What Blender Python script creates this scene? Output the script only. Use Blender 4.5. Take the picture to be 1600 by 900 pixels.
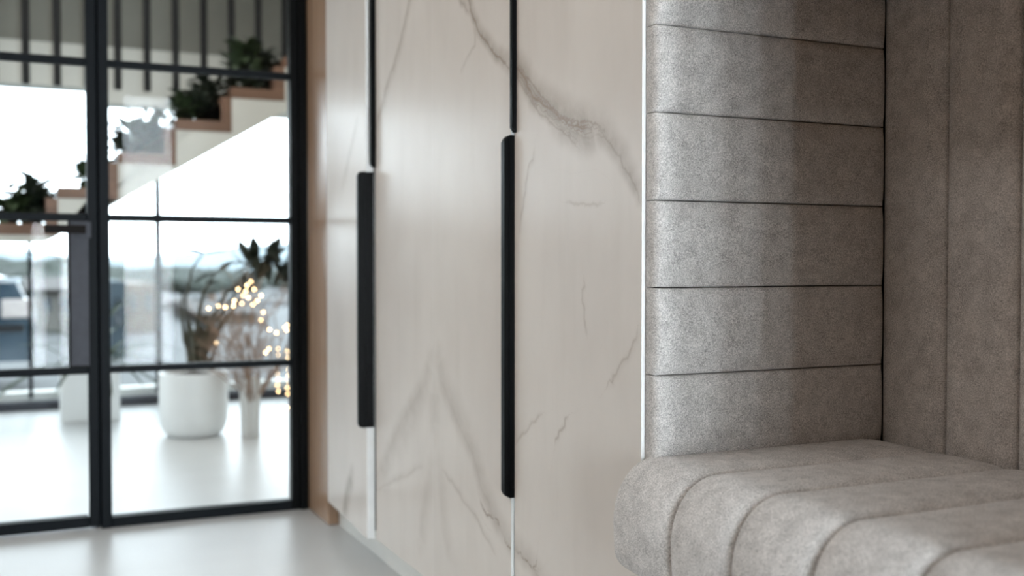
import bpy, bmesh, math, random
from mathutils import Vector, Matrix
import numpy as np

SC = bpy.context.scene
COL = SC.collection
for o in list(bpy.data.objects):
    bpy.data.objects.remove(o, do_unlink=True)

# ------------------------------------------------------------------ camera
F_PX, HORIZON, YAW = 1660.0, 410.0, math.radians(24.7)
PITCH = math.atan((450 - HORIZON) / F_PX)
EYE = Vector((0.0, 0.0, 0.858))
FWD = Vector((math.sin(YAW) * math.cos(PITCH), math.cos(YAW) * math.cos(PITCH), -math.sin(PITCH)))
RIGHT = Vector((math.cos(YAW), -math.sin(YAW), 0))
UP = RIGHT.cross(FWD)
cam = bpy.data.cameras.new('camera')
cam_ob = bpy.data.objects.new('camera', cam)
COL.objects.link(cam_ob)
cam.sensor_width = 36.0
cam.lens = 36.0 * F_PX / 1600.0
cam_ob.matrix_world = Matrix((RIGHT, UP, -FWD)).transposed().to_4x4()
cam_ob.location = EYE
cam.clip_start, cam.clip_end = 0.05, 500
cam.dof.use_dof = True
cam.dof.focus_distance = 1.78
cam.dof.aperture_fstop = 2.6
SC.camera = cam_ob


def ray(px, py):
    return FWD + RIGHT * ((px - 800) / F_PX) + UP * ((450 - py) / F_PX)


def at_y(px, py, y):                # pixel -> point on a plane facing the camera side (y = const)
    d = ray(px, py)
    return EYE + d * ((y - EYE.y) / d.y)


def at_x(px, py, x):                # pixel -> point on a plane along the corridor (x = const)
    d = ray(px, py)
    return EYE + d * ((x - EYE.x) / d.x)


# ------------------------------------------------------------------ world, light, exposure
SKY = 6.5
SUNSIDE = 8.5
w = bpy.data.worlds.new('sky')
SC.world = w
w.use_nodes = True
nt = w.node_tree
bg = nt.nodes['Background']
bg.inputs[1].default_value = SKY
tc = nt.nodes.new('ShaderNodeTexCoord')
sx = nt.nodes.new('ShaderNodeSeparateXYZ')
rp = nt.nodes.new('ShaderNodeValToRGB')
rp.color_ramp.elements[0].position = 0.0
rp.color_ramp.elements[0].color = (0.88, 0.95, 1.0, 1)
rp.color_ramp.elements[1].position = 0.6
rp.color_ramp.elements[1].color = (0.82, 0.93, 1.0, 1)
nt.links.new(tc.outputs['Generated'], sx.inputs[0])
nt.links.new(sx.outputs['Z'], rp.inputs[0])
nt.links.new(rp.outputs[0], bg.inputs[0])
mr = nt.nodes.new('ShaderNodeMapRange')          # the sun side of the sky (behind the camera) is brighter
mr.inputs['From Min'].default_value, mr.inputs['From Max'].default_value = -0.82, -0.97
mr.inputs['To Min'].default_value, mr.inputs['To Max'].default_value = SKY, SKY * SUNSIDE
nt.links.new(sx.outputs['Y'], mr.inputs['Value'])
nt.links.new(mr.outputs[0], bg.inputs[1])

SC.view_settings.view_transform = 'Standard'
SC.view_settings.look = 'None'
SC.view_settings.exposure = 0.0
SC.view_settings.gamma = 1.0
SC.view_settings.use_curve_mapping = False
SC.cycles.use_denoising = True
SC.cycles.max_bounces = 10
SC.cycles.diffuse_bounces = 6
SC.cycles.transparent_max_bounces = 24
SC.cycles.sample_clamp_indirect = 6.0


def area(name, loc, target, sx_, sy_, power, color=(1, 1, 1), portal=False):
    l = bpy.data.lights.new(name, 'AREA')
    l.shape = 'RECTANGLE'
    l.size, l.size_y = sx_, sy_
    l.energy = power
    l.color = color
    l.cycles.is_portal = portal
    ob = bpy.data.objects.new(name, l)
    ob.location = loc
    d = Vector(target) - Vector(loc)
    ob.rotation_euler = d.to_track_quat('-Z', 'Y').to_euler()
    COL.objects.link(ob)
    return ob


# daylight openings (portals guide the sky light through the modelled openings, some added for light)
area('far_window_portal', (0.2, 6.85, 1.2), (0.2, 0, 1.2), 6.4, 2.2, 1, portal=True)
area('rear_window_portal', (0.58, -1.72, 1.15), (0.58, 3, 1.15), 1.2, 2.3, 1, portal=True)
# unseen fill lamps added below the ceilings of corridor and landing
area('corridor_fill_light', (-0.7, 2.0, 2.55), (-0.7, 2.0, 0), 0.4, 1.2, 16, (1.0, 0.97, 0.93))
area('bench_fill_light', (0.2, 0.8, 2.55), (0.2, 0.8, 0), 0.7, 1.3, 6, (1.0, 0.97, 0.92))
area('side_opening_portal', (-3.85, 6.1, 1.3), (0, 6.1, 1.3), 1.5, 2.4, 1, portal=True)
area('added_window_portal', (-1.8, 3.17, 1.0), (0, 3.17, 1.0), 0.6, 1.65, 1, portal=True)
area('landing_fill_light', (0.4, 5.0, 2.86), (0.4, 5.0, 0), 2.0, 1.2, 30, (1.0, 0.97, 0.92))  # added fill, brightens the stair and lintel


# ------------------------------------------------------------------ helpers
def srgb(r, g, b):
    f = lambda c: ((c / 255 + 0.055) / 1.055) ** 2.4 if c > 10 else c / 255 / 12.92
    return (f(r), f(g), f(b), 1.0)


def mat(name, col, rough=0.5, metal=0.0, spec=0.5, noise=0.0, scale=20.0, bump=0.0, bscale=200.0, coat=0.0, coat_rough=0.05, emit=0.0, stretch=None):
    m = bpy.data.materials.new(name)
    m.use_nodes = True
    n, l = m.node_tree.nodes, m.node_tree.links
    b = n['Principled BSDF']
    b.inputs['Base Color'].default_value = col
    b.inputs['Roughness'].default_value = rough
    b.inputs['Metallic'].default_value = metal
    b.inputs['Specular IOR Level'].default_value = spec
    b.inputs['Coat Weight'].default_value = coat
    b.inputs['Coat Roughness'].default_value = coat_rough
    t = n.new('ShaderNodeTexCoord')
    mp = n.new('ShaderNodeMapping')
    if stretch:
        mp.inputs['Scale'].default_value = stretch
    l.new(t.outputs['Object'], mp.inputs[0])
    if noise:
        nz = n.new('ShaderNodeTexNoise')
        nz.inputs['Scale'].default_value = scale
        nz.inputs['Detail'].default_value = 4
        l.new(mp.outputs[0], nz.inputs['Vector'])
        r = n.new('ShaderNodeValToRGB')
        r.color_ramp.elements[0].position, r.color_ramp.elements[1].position = 0.3, 0.7
        r.color_ramp.elements[0].color = tuple(c * (1 - noise) for c in col[:3]) + (1,)
        r.color_ramp.elements[1].color = tuple(min(1, c * (1 + noise)) for c in col[:3]) + (1,)
        l.new(nz.outputs['Fac'], r.inputs[0])
        l.new(r.outputs[0], b.inputs['Base Color'])
    if bump:
        nb = n.new('ShaderNodeTexNoise')
        nb.inputs['Scale'].default_value = bscale
        nb.inputs['Detail'].default_value = 3
        l.new(mp.outputs[0], nb.inputs['Vector'])
        bp = n.new('ShaderNodeBump')
        bp.inputs['Strength'].default_value = bump
        bp.inputs['Distance'].default_value = 0.002
        l.new(nb.outputs['Fac'], bp.inputs['Height'])
        l.new(bp.outputs[0], b.inputs['Normal'])
    if emit:
        b.inputs['Emission Color'].default_value = col
        b.inputs['Emission Strength'].default_value = emit
    return m


def glass_mat(name, tint=(0.965, 0.98, 0.985, 1)):
    m = bpy.data.materials.new(name)
    m.use_nodes = True
    n, l = m.node_tree.nodes, m.node_tree.links
    for x in list(n):
        n.remove(x)
    out = n.new('ShaderNodeOutputMaterial')
    tr = n.new('ShaderNodeBsdfTransparent')
    tr.inputs[0].default_value = tint
    gl = n.new('ShaderNodeBsdfGlossy')
    gl.inputs['Roughness'].default_value = 0.0
    fr = n.new('ShaderNodeFresnel')
    fr.inputs[0].default_value = 1.135
    mx = n.new('ShaderNodeMixShader')
    l.new(fr.outputs[0], mx.inputs[0])
    l.new(tr.outputs[0], mx.inputs[1])
    l.new(gl.outputs[0], mx.inputs[2])
    l.new(mx.outputs[0], out.inputs[0])
    return m


def marble_mat():
    """pale warm-white marble; vein course comes from mesh attributes, fine detail from noise"""
    m = bpy.data.materials.new('veined_marble')
    m.use_nodes = True
    n, l = m.node_tree.nodes, m.node_tree.links
    b = n['Principled BSDF']
    b.inputs['Roughness'].default_value = 0.25
    b.inputs['Specular IOR Level'].default_value = 0.07
    t = n.new('ShaderNodeTexCoord')

    def noise(scale, detail=5, stretch=(1, 1, 1), rough=0.55):
        mp = n.new('ShaderNodeMapping')
        mp.inputs['Scale'].default_value = stretch
        l.new(t.outputs['Object'], mp.inputs[0])
        z = n.new('ShaderNodeTexNoise')
        z.inputs['Scale'].default_value = scale
        z.inputs['Detail'].default_value = detail
        z.inputs['Roughness'].default_value = rough
        l.new(mp.outputs[0], z.inputs['Vector'])
        return z.outputs['Fac']

    def math_(op, a, c=None, clamp=False):
        k = n.new('ShaderNodeMath')
        k.operation = op
        k.use_clamp = clamp
        for i, v in enumerate((a, c)):
            if v is None:
                continue
            if isinstance(v, (int, float)):
                k.inputs[i].default_value = v
            else:
                l.new(v, k.inputs[i])
        return k.outputs[0]

    def ramp(fac, p0, c0, p1, c1):
        r = n.new('ShaderNodeValToRGB')
        r.color_ramp.elements[0].position, r.color_ramp.elements[1].position = p0, p1
        r.color_ramp.elements[0].color, r.color_ramp.elements[1].color = c0, c1
        l.new(fac, r.inputs[0])
        return r.outputs[0]

    def mix(fac, a, c):
        k = n.new('ShaderNodeMix')
        k.data_type = 'RGBA'
        l.new(fac, k.inputs['Factor'])
        for s, v in (('A', a), ('B', c)):
            sock = [i for i in k.inputs if i.name == s and i.type == 'RGBA'][0]
            if isinstance(v, tuple):
                sock.default_value = v
            else:
                l.new(v, sock)
        return [o for o in k.outputs if o.type == 'RGBA'][0]

    def attr(name):
        a = n.new('ShaderNodeAttribute')
        a.attribute_name = name
        return a.outputs['Fac']

    cloud = noise(2.6, 6, (1, 1, 0.6))
    base = ramp(cloud, 0.3, MARBLE_LO, 0.72, MARBLE_HI)
    streak = noise(16, 4, (1, 1, 0.16))
    base = mix(math_('MULTIPLY', math_('SUBTRACT', streak, 0.52, True), 0.5, True), base, srgb(186, 178, 168))
    fine = noise(90, 4)
    mid = noise(26, 5, rough=0.65)
    # soft bands
    band = math_('MULTIPLY', attr('vein_band'), math_('ADD', math_('MULTIPLY', mid, 1.5), 0.1), True)
    col = mix(math_('MULTIPLY', band, 0.85, True), base, srgb(150, 138, 126))
    # hair lines inside and along the bands
    dist = math_('ADD', attr('vein_dist'), math_('MULTIPLY', math_('SUBTRACT', mid, 0.5), 0.018))
    dist = math_('ABSOLUTE', math_('ADD', dist, math_('MULTIPLY', math_('SUBTRACT', fine, 0.5), 0.006)))
    line = math_('SUBTRACT', 1.0, math_('DIVIDE', dist, 0.0042), True)
    line = math_('MULTIPLY', line, attr('vein_line'), True)
    col = mix(math_('MULTIPLY', line, 0.65, True), col, srgb(134, 112, 94))
    l.new(col, b.inputs['Base Color'])
    return m


def fabric_mat(name, dark, light):
    m = bpy.data.materials.new(name)
    m.use_nodes = True
    n, l = m.node_tree.nodes, m.node_tree.links
    b = n['Principled BSDF']
    b.inputs['Roughness'].default_value = 0.95
    b.inputs['Specular IOR Level'].default_value = 0.1
    b.inputs['Sheen Weight'].default_value = 0.25
    b.inputs['Sheen Roughness'].default_value = 0.5
    t = n.new('ShaderNodeTexCoord')
    a = n.new('ShaderNodeTexNoise')
    a.inputs['Scale'].default_value = 520
    a.inputs['Detail'].default_value = 3
    a.inputs['Roughness'].default_value = 0.7
    l.new(t.outputs['Object'], a.inputs['Vector'])
    c = n.new('ShaderNodeTexNoise')
    c.inputs['Scale'].default_value = 34
    c.inputs['Detail'].default_value = 5
    c.inputs['Roughness'].default_value = 0.65
    l.new(t.outputs['Object'], c.inputs['Vector'])
    mm = n.new('ShaderNodeMath')
    mm.operation = 'MULTIPLY_ADD'
    l.new(c.outputs['Fac'], mm.inputs[0])
    mm.inputs[1].default_value = 0.35
    l.new(a.outputs['Fac'], mm.inputs[2])
    r = n.new('ShaderNodeValToRGB')
    r.color_ramp.elements[0].position, r.color_ramp.elements[1].position = 0.46, 0.86
    r.color_ramp.elements[0].color, r.color_ramp.elements[1].color = dark, light
    l.new(mm.outputs[0], r.inputs[0])
    l.new(r.outputs[0], b.inputs['Base Color'])
    bp = n.new('ShaderNodeBump')
    bp.inputs['Strength'].default_value = 0.35
    bp.inputs['Distance'].default_value = 0.0012
    l.new(a.outputs['Fac'], bp.inputs['Height'])
    l.new(bp.outputs[0], b.inputs['Normal'])
    return m


MARBLE_LO, MARBLE_HI = srgb(212, 204, 197), srgb(226, 219, 212)
M = {}
M['marble'] = marble_mat()
M['fabric'] = fabric_mat('grey_wool_felt', srgb(134, 131, 129), srgb(243, 238, 235))
M['edge'] = mat('white_edge_band', srgb(236, 236, 236), 0.4, noise=0.03, scale=30)
M['black'] = mat('matt_black_metal', srgb(5, 6, 7), 0.38, 0.0, 0.08, bump=0.05, bscale=900)
M['steel'] = mat('anthracite_steel', srgb(17, 21, 25), 0.5, 0.0, 0.08, noise=0.08, scale=40)
M['steel_lock'] = mat('grey_lock_plate', srgb(64, 66, 73), 0.6, 0.0, 0.25, noise=0.08, scale=40)
M['lever'] = mat('bronze_black_lever', srgb(20, 16, 14), 0.5, 0.0, 0.06)
M['rod'] = mat('black_rod', srgb(7, 7, 8), 0.7)
M['glass'] = glass_mat('clear_glass')
M['floor'] = mat('pale_microcement', srgb(194, 194, 193), 0.35, 0.0, 0.32, noise=0.04, scale=3, bump=0.03, bscale=60)
M['plaster'] = mat('white_plaster', srgb(225, 222, 216), 0.85, noise=0.03, scale=6, bump=0.08, bscale=150)
M['beige'] = mat('beige_plaster', srgb(214, 212, 204), 0.9, noise=0.04, scale=5, bump=0.08, bscale=120)
M['grey_wall'] = mat('grey_plaster', srgb(132, 130, 122), 0.9, noise=0.05, scale=5, bump=0.08, bscale=120)
M['wall_dark'] = mat('taupe_plaster', srgb(150, 122, 96), 0.9, noise=0.05, scale=5, bump=0.08, bscale=120)
M['thread'] = mat('taupe_thread', srgb(84, 78, 73), 0.9, noise=0.1, scale=100)
M['wall_brown'] = mat('dark_brown_plaster', srgb(74, 66, 58), 0.9, noise=0.05, scale=5, bump=0.08, bscale=120)
M['oak'] = mat('oak_veneer', srgb(158, 128, 104), 0.26, noise=0.16, scale=6, stretch=(6, 6, 0.35))
M['plinth'] = mat('pale_plinth', srgb(226, 224, 218), 0.4, noise=0.03, scale=10)
M['inside'] = mat('dark_carcass', srgb(26, 24, 23), 0.7, noise=0.1, scale=20)
M['stair_wood'] = mat('brown_stair_wood', srgb(122, 92, 74), 0.5, noise=0.15, scale=5, stretch=(0.6, 6, 6))
M['pot'] = mat('white_ceramic', srgb(226, 226, 224), 0.4, noise=0.02, scale=12)
M['soil'] = mat('potting_soil', srgb(58, 44, 34), 0.95, noise=0.4, scale=60, bump=0.6, bscale=90)
M['leaf_dark'] = mat('dark_green_leaf', srgb(30, 40, 27), 0.65, noise=0.25, scale=30)
M['leaf'] = mat('green_leaf', srgb(48, 64, 36), 0.6, noise=0.25, scale=30)
M['stem'] = mat('olive_stem', srgb(56, 54, 36), 0.6, noise=0.2, scale=40)
M['twig'] = mat('dry_brown_twig', srgb(150, 124, 106), 0.8, noise=0.2, scale=60)
M['bulb'] = mat('warm_bulb', (1.0, 0.66, 0.32, 1), 0.5, emit=17)
M['terrace'] = mat('terrace_paving', srgb(44, 44, 44), 0.7, noise=0.2, scale=1.5)
M['hedge'] = mat('hedge_green', srgb(28, 33, 28), 0.9, noise=0.4, scale=1.5)
M['hill'] = mat('hazy_hill', srgb(98, 106, 110), 0.95, noise=0.08, scale=0.1)  # blue-grey hill colour includes the distance haze
M['house_w'] = mat('pale_render', srgb(78, 76, 72), 0.9, noise=0.06, scale=2)
M['house_b'] = mat('tan_render', srgb(62, 53, 45), 0.9, noise=0.08, scale=2)
M['house_g'] = mat('blue_grey_render', srgb(42, 52, 58), 0.9, noise=0.08, scale=2)
M['roof'] = mat('weathered_roof', srgb(44, 38, 35), 0.9, noise=0.15, scale=3)
M['pane_dark'] = mat('dark_pane', srgb(34, 42, 48), 0.15, noise=0.05, scale=5)
M['car_blue'] = mat('blue_car_paint', srgb(20, 48, 64), 0.25, 0.2, 0.5, noise=0.03, scale=4, coat=0.6)
M['chrome'] = mat('silver_trim', srgb(170, 174, 178), 0.25, 0.6, noise=0.03, scale=10)
M['rubber'] = mat('black_rubber', srgb(22, 22, 23), 0.8, noise=0.1, scale=20)
M['headlamp'] = mat('pale_headlamp', srgb(190, 180, 176), 0.15, noise=0.05, scale=20)


def link_mesh(name, bm, material, parent=None, smooth=False):
    me = bpy.data.meshes.new(name)
    bmesh.ops.recalc_face_normals(bm, faces=bm.faces[:])
    bm.to_mesh(me)
    bm.free()
    for mm in (material if isinstance(material, (list, tuple)) else [material]):
        me.materials.append(mm)
    ob = bpy.data.objects.new(name, me)
    COL.objects.link(ob)
    if parent:
        ob.parent = parent
        ob.matrix_parent_inverse = parent_matrix(parent).inverted()
    if smooth:
        me.polygons.foreach_set('use_smooth', [True] * len(me.polygons))
    return ob


def parent_matrix(o):
    m = o.matrix_basis.copy()
    while o.parent:
        m = o.parent.matrix_basis @ m if o.matrix_parent_inverse == Matrix.Identity(4) else o.parent.matrix_basis @ o.matrix_parent_inverse @ m
        o = o.parent
    return m


def thing(name, loc, label, cat, group=None, kind=None):
    o = bpy.data.objects.new(name, None)
    o.empty_display_size = 0.1
    o.location = loc
    COL.objects.link(o)
    return tag(o, label, cat, group, kind)


def tag(o, label=None, cat=None, group=None, kind=None):
    if label:
        o['label'] = label
    if cat:
        o['category'] = cat
    if group:
        o['group'] = group
    if kind:
        o['kind'] = kind
    return o


def BM():
    return bmesh.new()


def box(bm, x0, x1, y0, y1, z0, z1, bev=0.0, seg=2):
    r = bmesh.ops.create_cube(bm, size=1)
    vs = r['verts']
    for v in vs:
        v.co = Vector((x0 + (v.co.x + .5) * (x1 - x0), y0 + (v.co.y + .5) * (y1 - y0), z0 + (v.co.z + .5) * (z1 - z0)))
    if bev:
        es = list({e for v in vs for e in v.link_edges})
        bmesh.ops.bevel(bm, geom=es, offset=bev, segments=seg, profile=0.5, affect='EDGES')
    return bm


def prism(bm, pts, y0, y1, axis='y'):
    """outline given in two axes, pushed along the third"""
    def P(a, b, t):
        return (a, t, b) if axis == 'y' else ((t, a, b) if axis == 'x' else (a, b, t))
    v0 = [bm.verts.new(P(a, b, y0)) for a, b in pts]
    v1 = [bm.verts.new(P(a, b, y1)) for a, b in pts]
    bm.faces.new(v0)
    bm.faces.new(v1[::-1])
    k = len(pts)
    for i in range(k):
        bm.faces.new((v0[i], v0[(i + 1) % k], v1[(i + 1) % k], v1[i]))
    return bm


def tube(bm, pts, r, seg=8, cap=True):
    pts = [Vector(p) for p in pts]
    rad = r if isinstance(r, (list, tuple)) else [r] * len(pts)
    rings = []
    for i, p in enumerate(pts):
        d = (pts[min(i + 1, len(pts) - 1)] - pts[max(i - 1, 0)]).normalized()
        a = d.cross(Vector((0, 0, 1)))
        if a.length < 1e-3:
            a = Vector((1, 0, 0))
        a.normalize()
        b = d.cross(a)
        rings.append([bm.verts.new(p + (a * math.cos(t) + b * math.sin(t)) * rad[i]) for t in [2 * math.pi * k / seg for k in range(seg)]])
    for i in range(len(rings) - 1):
        for k in range(seg):
            bm.faces.new((rings[i][k], rings[i][(k + 1) % seg], rings[i + 1][(k + 1) % seg], rings[i + 1][k]))
    if cap:
        bm.faces.new(rings[0][::-1])
        bm.faces.new(rings[-1])
    return bm


def lathe(bm, prof, c, seg=40):
    rings = []
    for r, z in prof:
        rings.append([bm.verts.new((c[0] + r * math.cos(2 * math.pi * k / seg), c[1] + r * math.sin(2 * math.pi * k / seg), c[2] + z)) for k in range(seg)])
    for i in range(len(rings) - 1):
        for k in range(seg):
            bm.faces.new((rings[i][k], rings[i][(k + 1) % seg], rings[i + 1][(k + 1) % seg], rings[i + 1][k]))
    bm.faces.new(rings[0][::-1])
    bm.faces.new(rings[-1])
    return bm


def blade(bm, base, dirv, length, width, droop=0.3, n=5, thick=0.0):
    """a bent, pointed leaf"""
    d = Vector(dirv).normalized()
    side = d.cross(Vector((0, 0, 1)))
    if side.length < 1e-3:
        side = Vector((1, 0, 0))
    side.normalize()
    p = Vector(base)
    prev = None
    for i in range(n + 1):
        t = i / n
        wd = width * (math.sin(math.pi * min(1, 0.12 + 0.88 * t)) ** 0.8) * 0.5
        L, R = bm.verts.new(p + side * wd + Vector((0, 0, wd * 0.35))), bm.verts.new(p - side * wd + Vector((0, 0, wd * 0.35)))
        C_ = bm.verts.new(p)
        if prev:
            bm.faces.new((prev[0], prev[1], C_, L))
            bm.faces.new((prev[1], prev[2], R, C_))
        prev = (L, C_, R)
        d = (d + Vector((0, 0, -droop / n))).normalized()
        p = p + d * (length / n)
    return bm


# ------------------------------------------------------------------ key planes (metres)
DOOR_X = 0.895          # face of the wardrobe fronts
SIDE_Y = 1.41           # face of the padded end panel of the niche
BACK_X = at_x(1380, 400, 1.0).x * 0 + 1.361   # face of the padded back of the niche
GLASS_Y = 3.644         # glass partition
FAR_Y = 6.70            # far window
CEIL = 2.6

# ------------------------------------------------------------------ setting
b = box(BM(), -4.0, 3.2, -1.7, FAR_Y + 0.2, -0.12, 0.0)
tag(link_mesh('floor', b, M['floor']), 'pale seamless floor of corridor and landing', None, None, 'structure')
b = box(BM(), -1.75, 2.2, -1.7, GLASS_Y + 0.06, CEIL, CEIL + 0.2)
tag(link_mesh('ceiling', b, M['plaster']), kind='structure')
b = box(BM(), -4.0, 3.2, GLASS_Y + 0.06, FAR_Y + 0.2, 2.9, 3.1)
tag(link_mesh('ceiling_landing', b, M['plaster']), kind='structure')
LW = (2.95, 3.5, 0.1, 1.7)  # unseen window added to light the doors and seat front
b = box(BM(), -1.75, -1.6, LW[1], GLASS_Y + 0.06, 0, CEIL)
box(b, -1.75, -1.6, -1.7, LW[0], 0, CEIL)
box(b, -1.75, -1.6, LW[0], LW[1], 0, LW[2])
box(b, -1.75, -1.6, LW[0], LW[1], LW[3], CEIL)
tag(link_mesh('wall_left', b, M['wall_dark']), kind='structure')
b = BM()
box(b, 1.42, 1.56, -1.7, GLASS_Y + 0.06, 0, CEIL)
tag(link_mesh('wall_right', b, M['plaster']), kind='structure')
REAR = [(0.04, 0.18, 1.2), (0.23, 0.38, 1.2), (0.44, 0.64, 1.2), (0.70, 1.13, 2.23)]  # low strips sized to grade the niche light, tall one follows the pane reflection
b = BM()
edges_ = [-1.6] + [v for r_ in REAR for v in r_[:2]] + [1.42]
for x0, x1 in zip(edges_[::2], edges_[1::2]):
    box(b, x0, x1, -1.7, -1.55, 0, 2.52)
for x0, x1, zt_ in REAR:
    box(b, x0, x1, -1.7, -1.55, zt_, 2.52)
box(b, -1.6, 1.42, -1.7, -1.55, 2.52, CEIL)
tag(link_mesh('wall_rear', b, M['wall_brown']), kind='structure')
b = BM()
box(b, -1.70, -1.64, LW[0], LW[0] + .05, LW[2], LW[3])
box(b, -1.70, -1.64, LW[1] - .05, LW[1], LW[2], LW[3])
box(b, -1.70, -1.64, LW[0] + .05, LW[1] - .05, LW[2], LW[2] + .05)
box(b, -1.70, -1.64, LW[0] + .05, LW[1] - .05, LW[3] - .05, LW[3])
wr = tag(link_mesh('window_2', b, M['steel']), kind='structure')
link_mesh('pane', box(BM(), -1.675, -1.665, LW[0] + .045, LW[1] - .045, LW[2] + .045, LW[3] - .045), M['glass'], wr)
for k_, (x0, x1, zt_) in enumerate(REAR):
    b = BM()
    box(b, x0, x0 + .03, -1.66, -1.60, 0, zt_)
    box(b, x1 - .03, x1, -1.66, -1.60, 0, zt_)
    box(b, x0 + .03, x1 - .03, -1.66, -1.60, 0, .06)
    box(b, x0 + .03, x1 - .03, -1.66, -1.60, zt_ - .05, zt_)
    wr = tag(link_mesh('window_%d' % (5 + k_), b, M['steel']), kind='structure')  # low ones are unseen light slots, added for the niche
    link_mesh('pane', box(BM(), x0 + .025, x1 - .025, -1.635, -1.625, .055, zt_ - .045), M['glass'], wr)
b = box(BM(), 1.56, 3.2, GLASS_Y, GLASS_Y + 0.06, 0, 2.9)
box(b, -4.0, -1.6, GLASS_Y, GLASS_Y + 0.06, 0, 2.9)
box(b, -1.6, 1.56, GLASS_Y, GLASS_Y + 0.06, 2.52, 2.9)
tag(link_mesh('wall_partition', b, M['plaster']), kind='structure')
b = box(BM(), 2.9, 3.2, GLASS_Y + 0.06, FAR_Y + 0.2, 0, 2.9)
tag(link_mesh('wall_landing_right', b, M['plaster']), kind='structure')
b = box(BM(), -4.0, -3.7, GLASS_Y + 0.06, FAR_Y + 0.2, 2.5, 2.9)
box(b, -4.0, -3.7, GLASS_Y + 0.06, FAR_Y + 0.2, 0, 0.1)
box(b, -4.0, -3.7, GLASS_Y + 0.06, 5.4, 0.1, 2.5)  # rest of this unseen wall left open to brighten the landing
tag(link_mesh('wall_landing_left', b, M['plaster']), kind='structure')

# far wall above the window: beige lintel band with a grey wall over it
Z_HEAD = at_y(230, 165, FAR_Y).z
Z_HEAD_L = at_y(60, 132, FAR_Y).z
Z_GROOVE = at_y(230, 100, FAR_Y).z
Z_GREY = at_y(230, 78, FAR_Y).z
X_JOG = at_y(150, 150, FAR_Y).x
b = BM()
box(b, X_JOG, 2.9, FAR_Y, FAR_Y + 0.2, Z_HEAD, Z_GROOVE - 0.008)
box(b, -3.7, X_JOG, FAR_Y, FAR_Y + 0.2, Z_HEAD_L, Z_GROOVE - 0.008)
box(b, -3.7, 2.9, FAR_Y + 0.02, FAR_Y + 0.2, Z_GROOVE - 0.008, Z_GROOVE + 0.008)
box(b, -3.7, 2.9, FAR_Y, FAR_Y + 0.2, Z_GROOVE + 0.008, Z_GREY)
lint = tag(link_mesh('trim_1', b, M['beige']), 'beige band above the far window', None, None, 'structure')
b = box(BM(), -3.7, 2.9, FAR_Y + 0.0, FAR_Y + 0.2, Z_GREY, 2.9)
tag(link_mesh('wall_far', b, M['grey_wall']), kind='structure')

# far window
fw = thing('window_1', (0.3, FAR_Y + 0.1, 0), 'wide far window over the terrace behind the stair', None, None, 'structure')
Z_TR = at_y(230, 342, FAR_Y).z
b = BM()
for px, wd, top in ((47, 0.022, Z_TR), (248, 0.034, Z_HEAD)):
    xm = at_y(px, 480, FAR_Y + 0.05).x
    box(b, xm - wd / 2, xm + wd / 2, FAR_Y + 0.04, FAR_Y + 0.09, 0.07, top)
link_mesh('mullion', b, M['steel'], fw)
b = box(BM(), -3.7, X_JOG, FAR_Y + 0.04, FAR_Y + 0.09, Z_TR - 0.012, Z_TR + 0.012)
link_mesh('transom', b, M['steel'], fw)
b = box(BM(), -3.7, 2.9, FAR_Y + 0.02, FAR_Y + 0.11, 0.0, 0.05)
link_mesh('bottom_rail', b, M['steel_lock'], fw)
b = box(BM(), -3.7, 2.9, FAR_Y + 0.06, FAR_Y + 0.066, 0.06, 2.2)
link_mesh('pane', b, M['glass'], fw)
b = box(BM(), -3.7, 2.9, FAR_Y + 0.115, FAR_Y + 0.2, 0.0, 0.10, 0.006)
link_mesh('window_sill', b, M['plaster'], fw)

# ------------------------------------------------------------------ glass partition: door leaf + fixed panel
GY0, GY1 = GLASS_Y, GLASS_Y + 0.045
Z_BARS = [at_y(172, 578, GLASS_Y).z, at_y(172, 340, GLASS_Y).z, at_y(172, 98, GLASS_Y).z, 1.99]
XP = lambda px: at_y(px, 450, GLASS_Y).x
X_POST0, X_POST1 = XP(455), XP(480)
X_ST0, X_GAP, X_FR1 = XP(137), XP(154.5), XP(172)

dl = thing('door_1', ((X_GAP - 0.45), GLASS_Y, 0), 'black steel framed glass door leaf with lever and lock plate, left of the middle post', None, None, 'structure')
DX0 = X_GAP - 0.92
b = box(BM(), X_ST0, X_GAP - 0.002, GY0 + .002, GY1, 0.006, 2.46, 0.003)
link_mesh('stile', b, M['steel'], dl)
b = box(BM(), DX0, DX0 + 0.035, GY0 + .002, GY1, 0.006, 2.46, 0.003)
link_mesh('stile', b, M['steel'], dl)
b = box(BM(), DX0 + 0.035, X_ST0, GY0 + .002, GY1, 0.006, 0.042, 0.003)
link_mesh('bottom_rail', b, M['steel'], dl)
b = box(BM(), DX0 + 0.035, X_ST0, GY0 + .002, GY1, 2.425, 2.46, 0.003)
link_mesh('top_rail', b, M['steel'], dl)
for z in Z_BARS:
    b = box(BM(), DX0 + 0.035, X_ST0, GY0 + .008, GY1 - .004, z - 0.012, z + 0.012, 0.003)
    link_mesh('glazing_bar', b, M['steel'], dl)
zz = [0.042] + Z_BARS + [2.425]
for i in range(len(zz) - 1):
    b = box(BM(), DX0 + 0.03, X_ST0 + .005, GY0 + .02, GY0 + .026, zz[i], zz[i + 1])
    link_mesh('pane', b, M['glass'], dl)
X_LK = XP(110)
lk = link_mesh('lock_plate', box(BM(), X_LK, X_ST0 + 0.004, GY0 - 0.002, GY1 - .006, Z_BARS[0] + 0.012, Z_BARS[1] - 0.012, 0.002), M['steel_lock'], dl)
b = BM()
box(b, X_LK - .006, X_LK, GY0 - 0.004, GY1, Z_BARS[0] + .010, Z_BARS[1] - .010, .001)
box(b, X_LK, X_ST0 + .004, GY0 - 0.004, GY1, Z_BARS[0] + .010, Z_BARS[0] + .018, .001)
link_mesh('plate_border', b, M['black'], lk)
pz = at_y(126, 359, GLASS_Y).z
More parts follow.
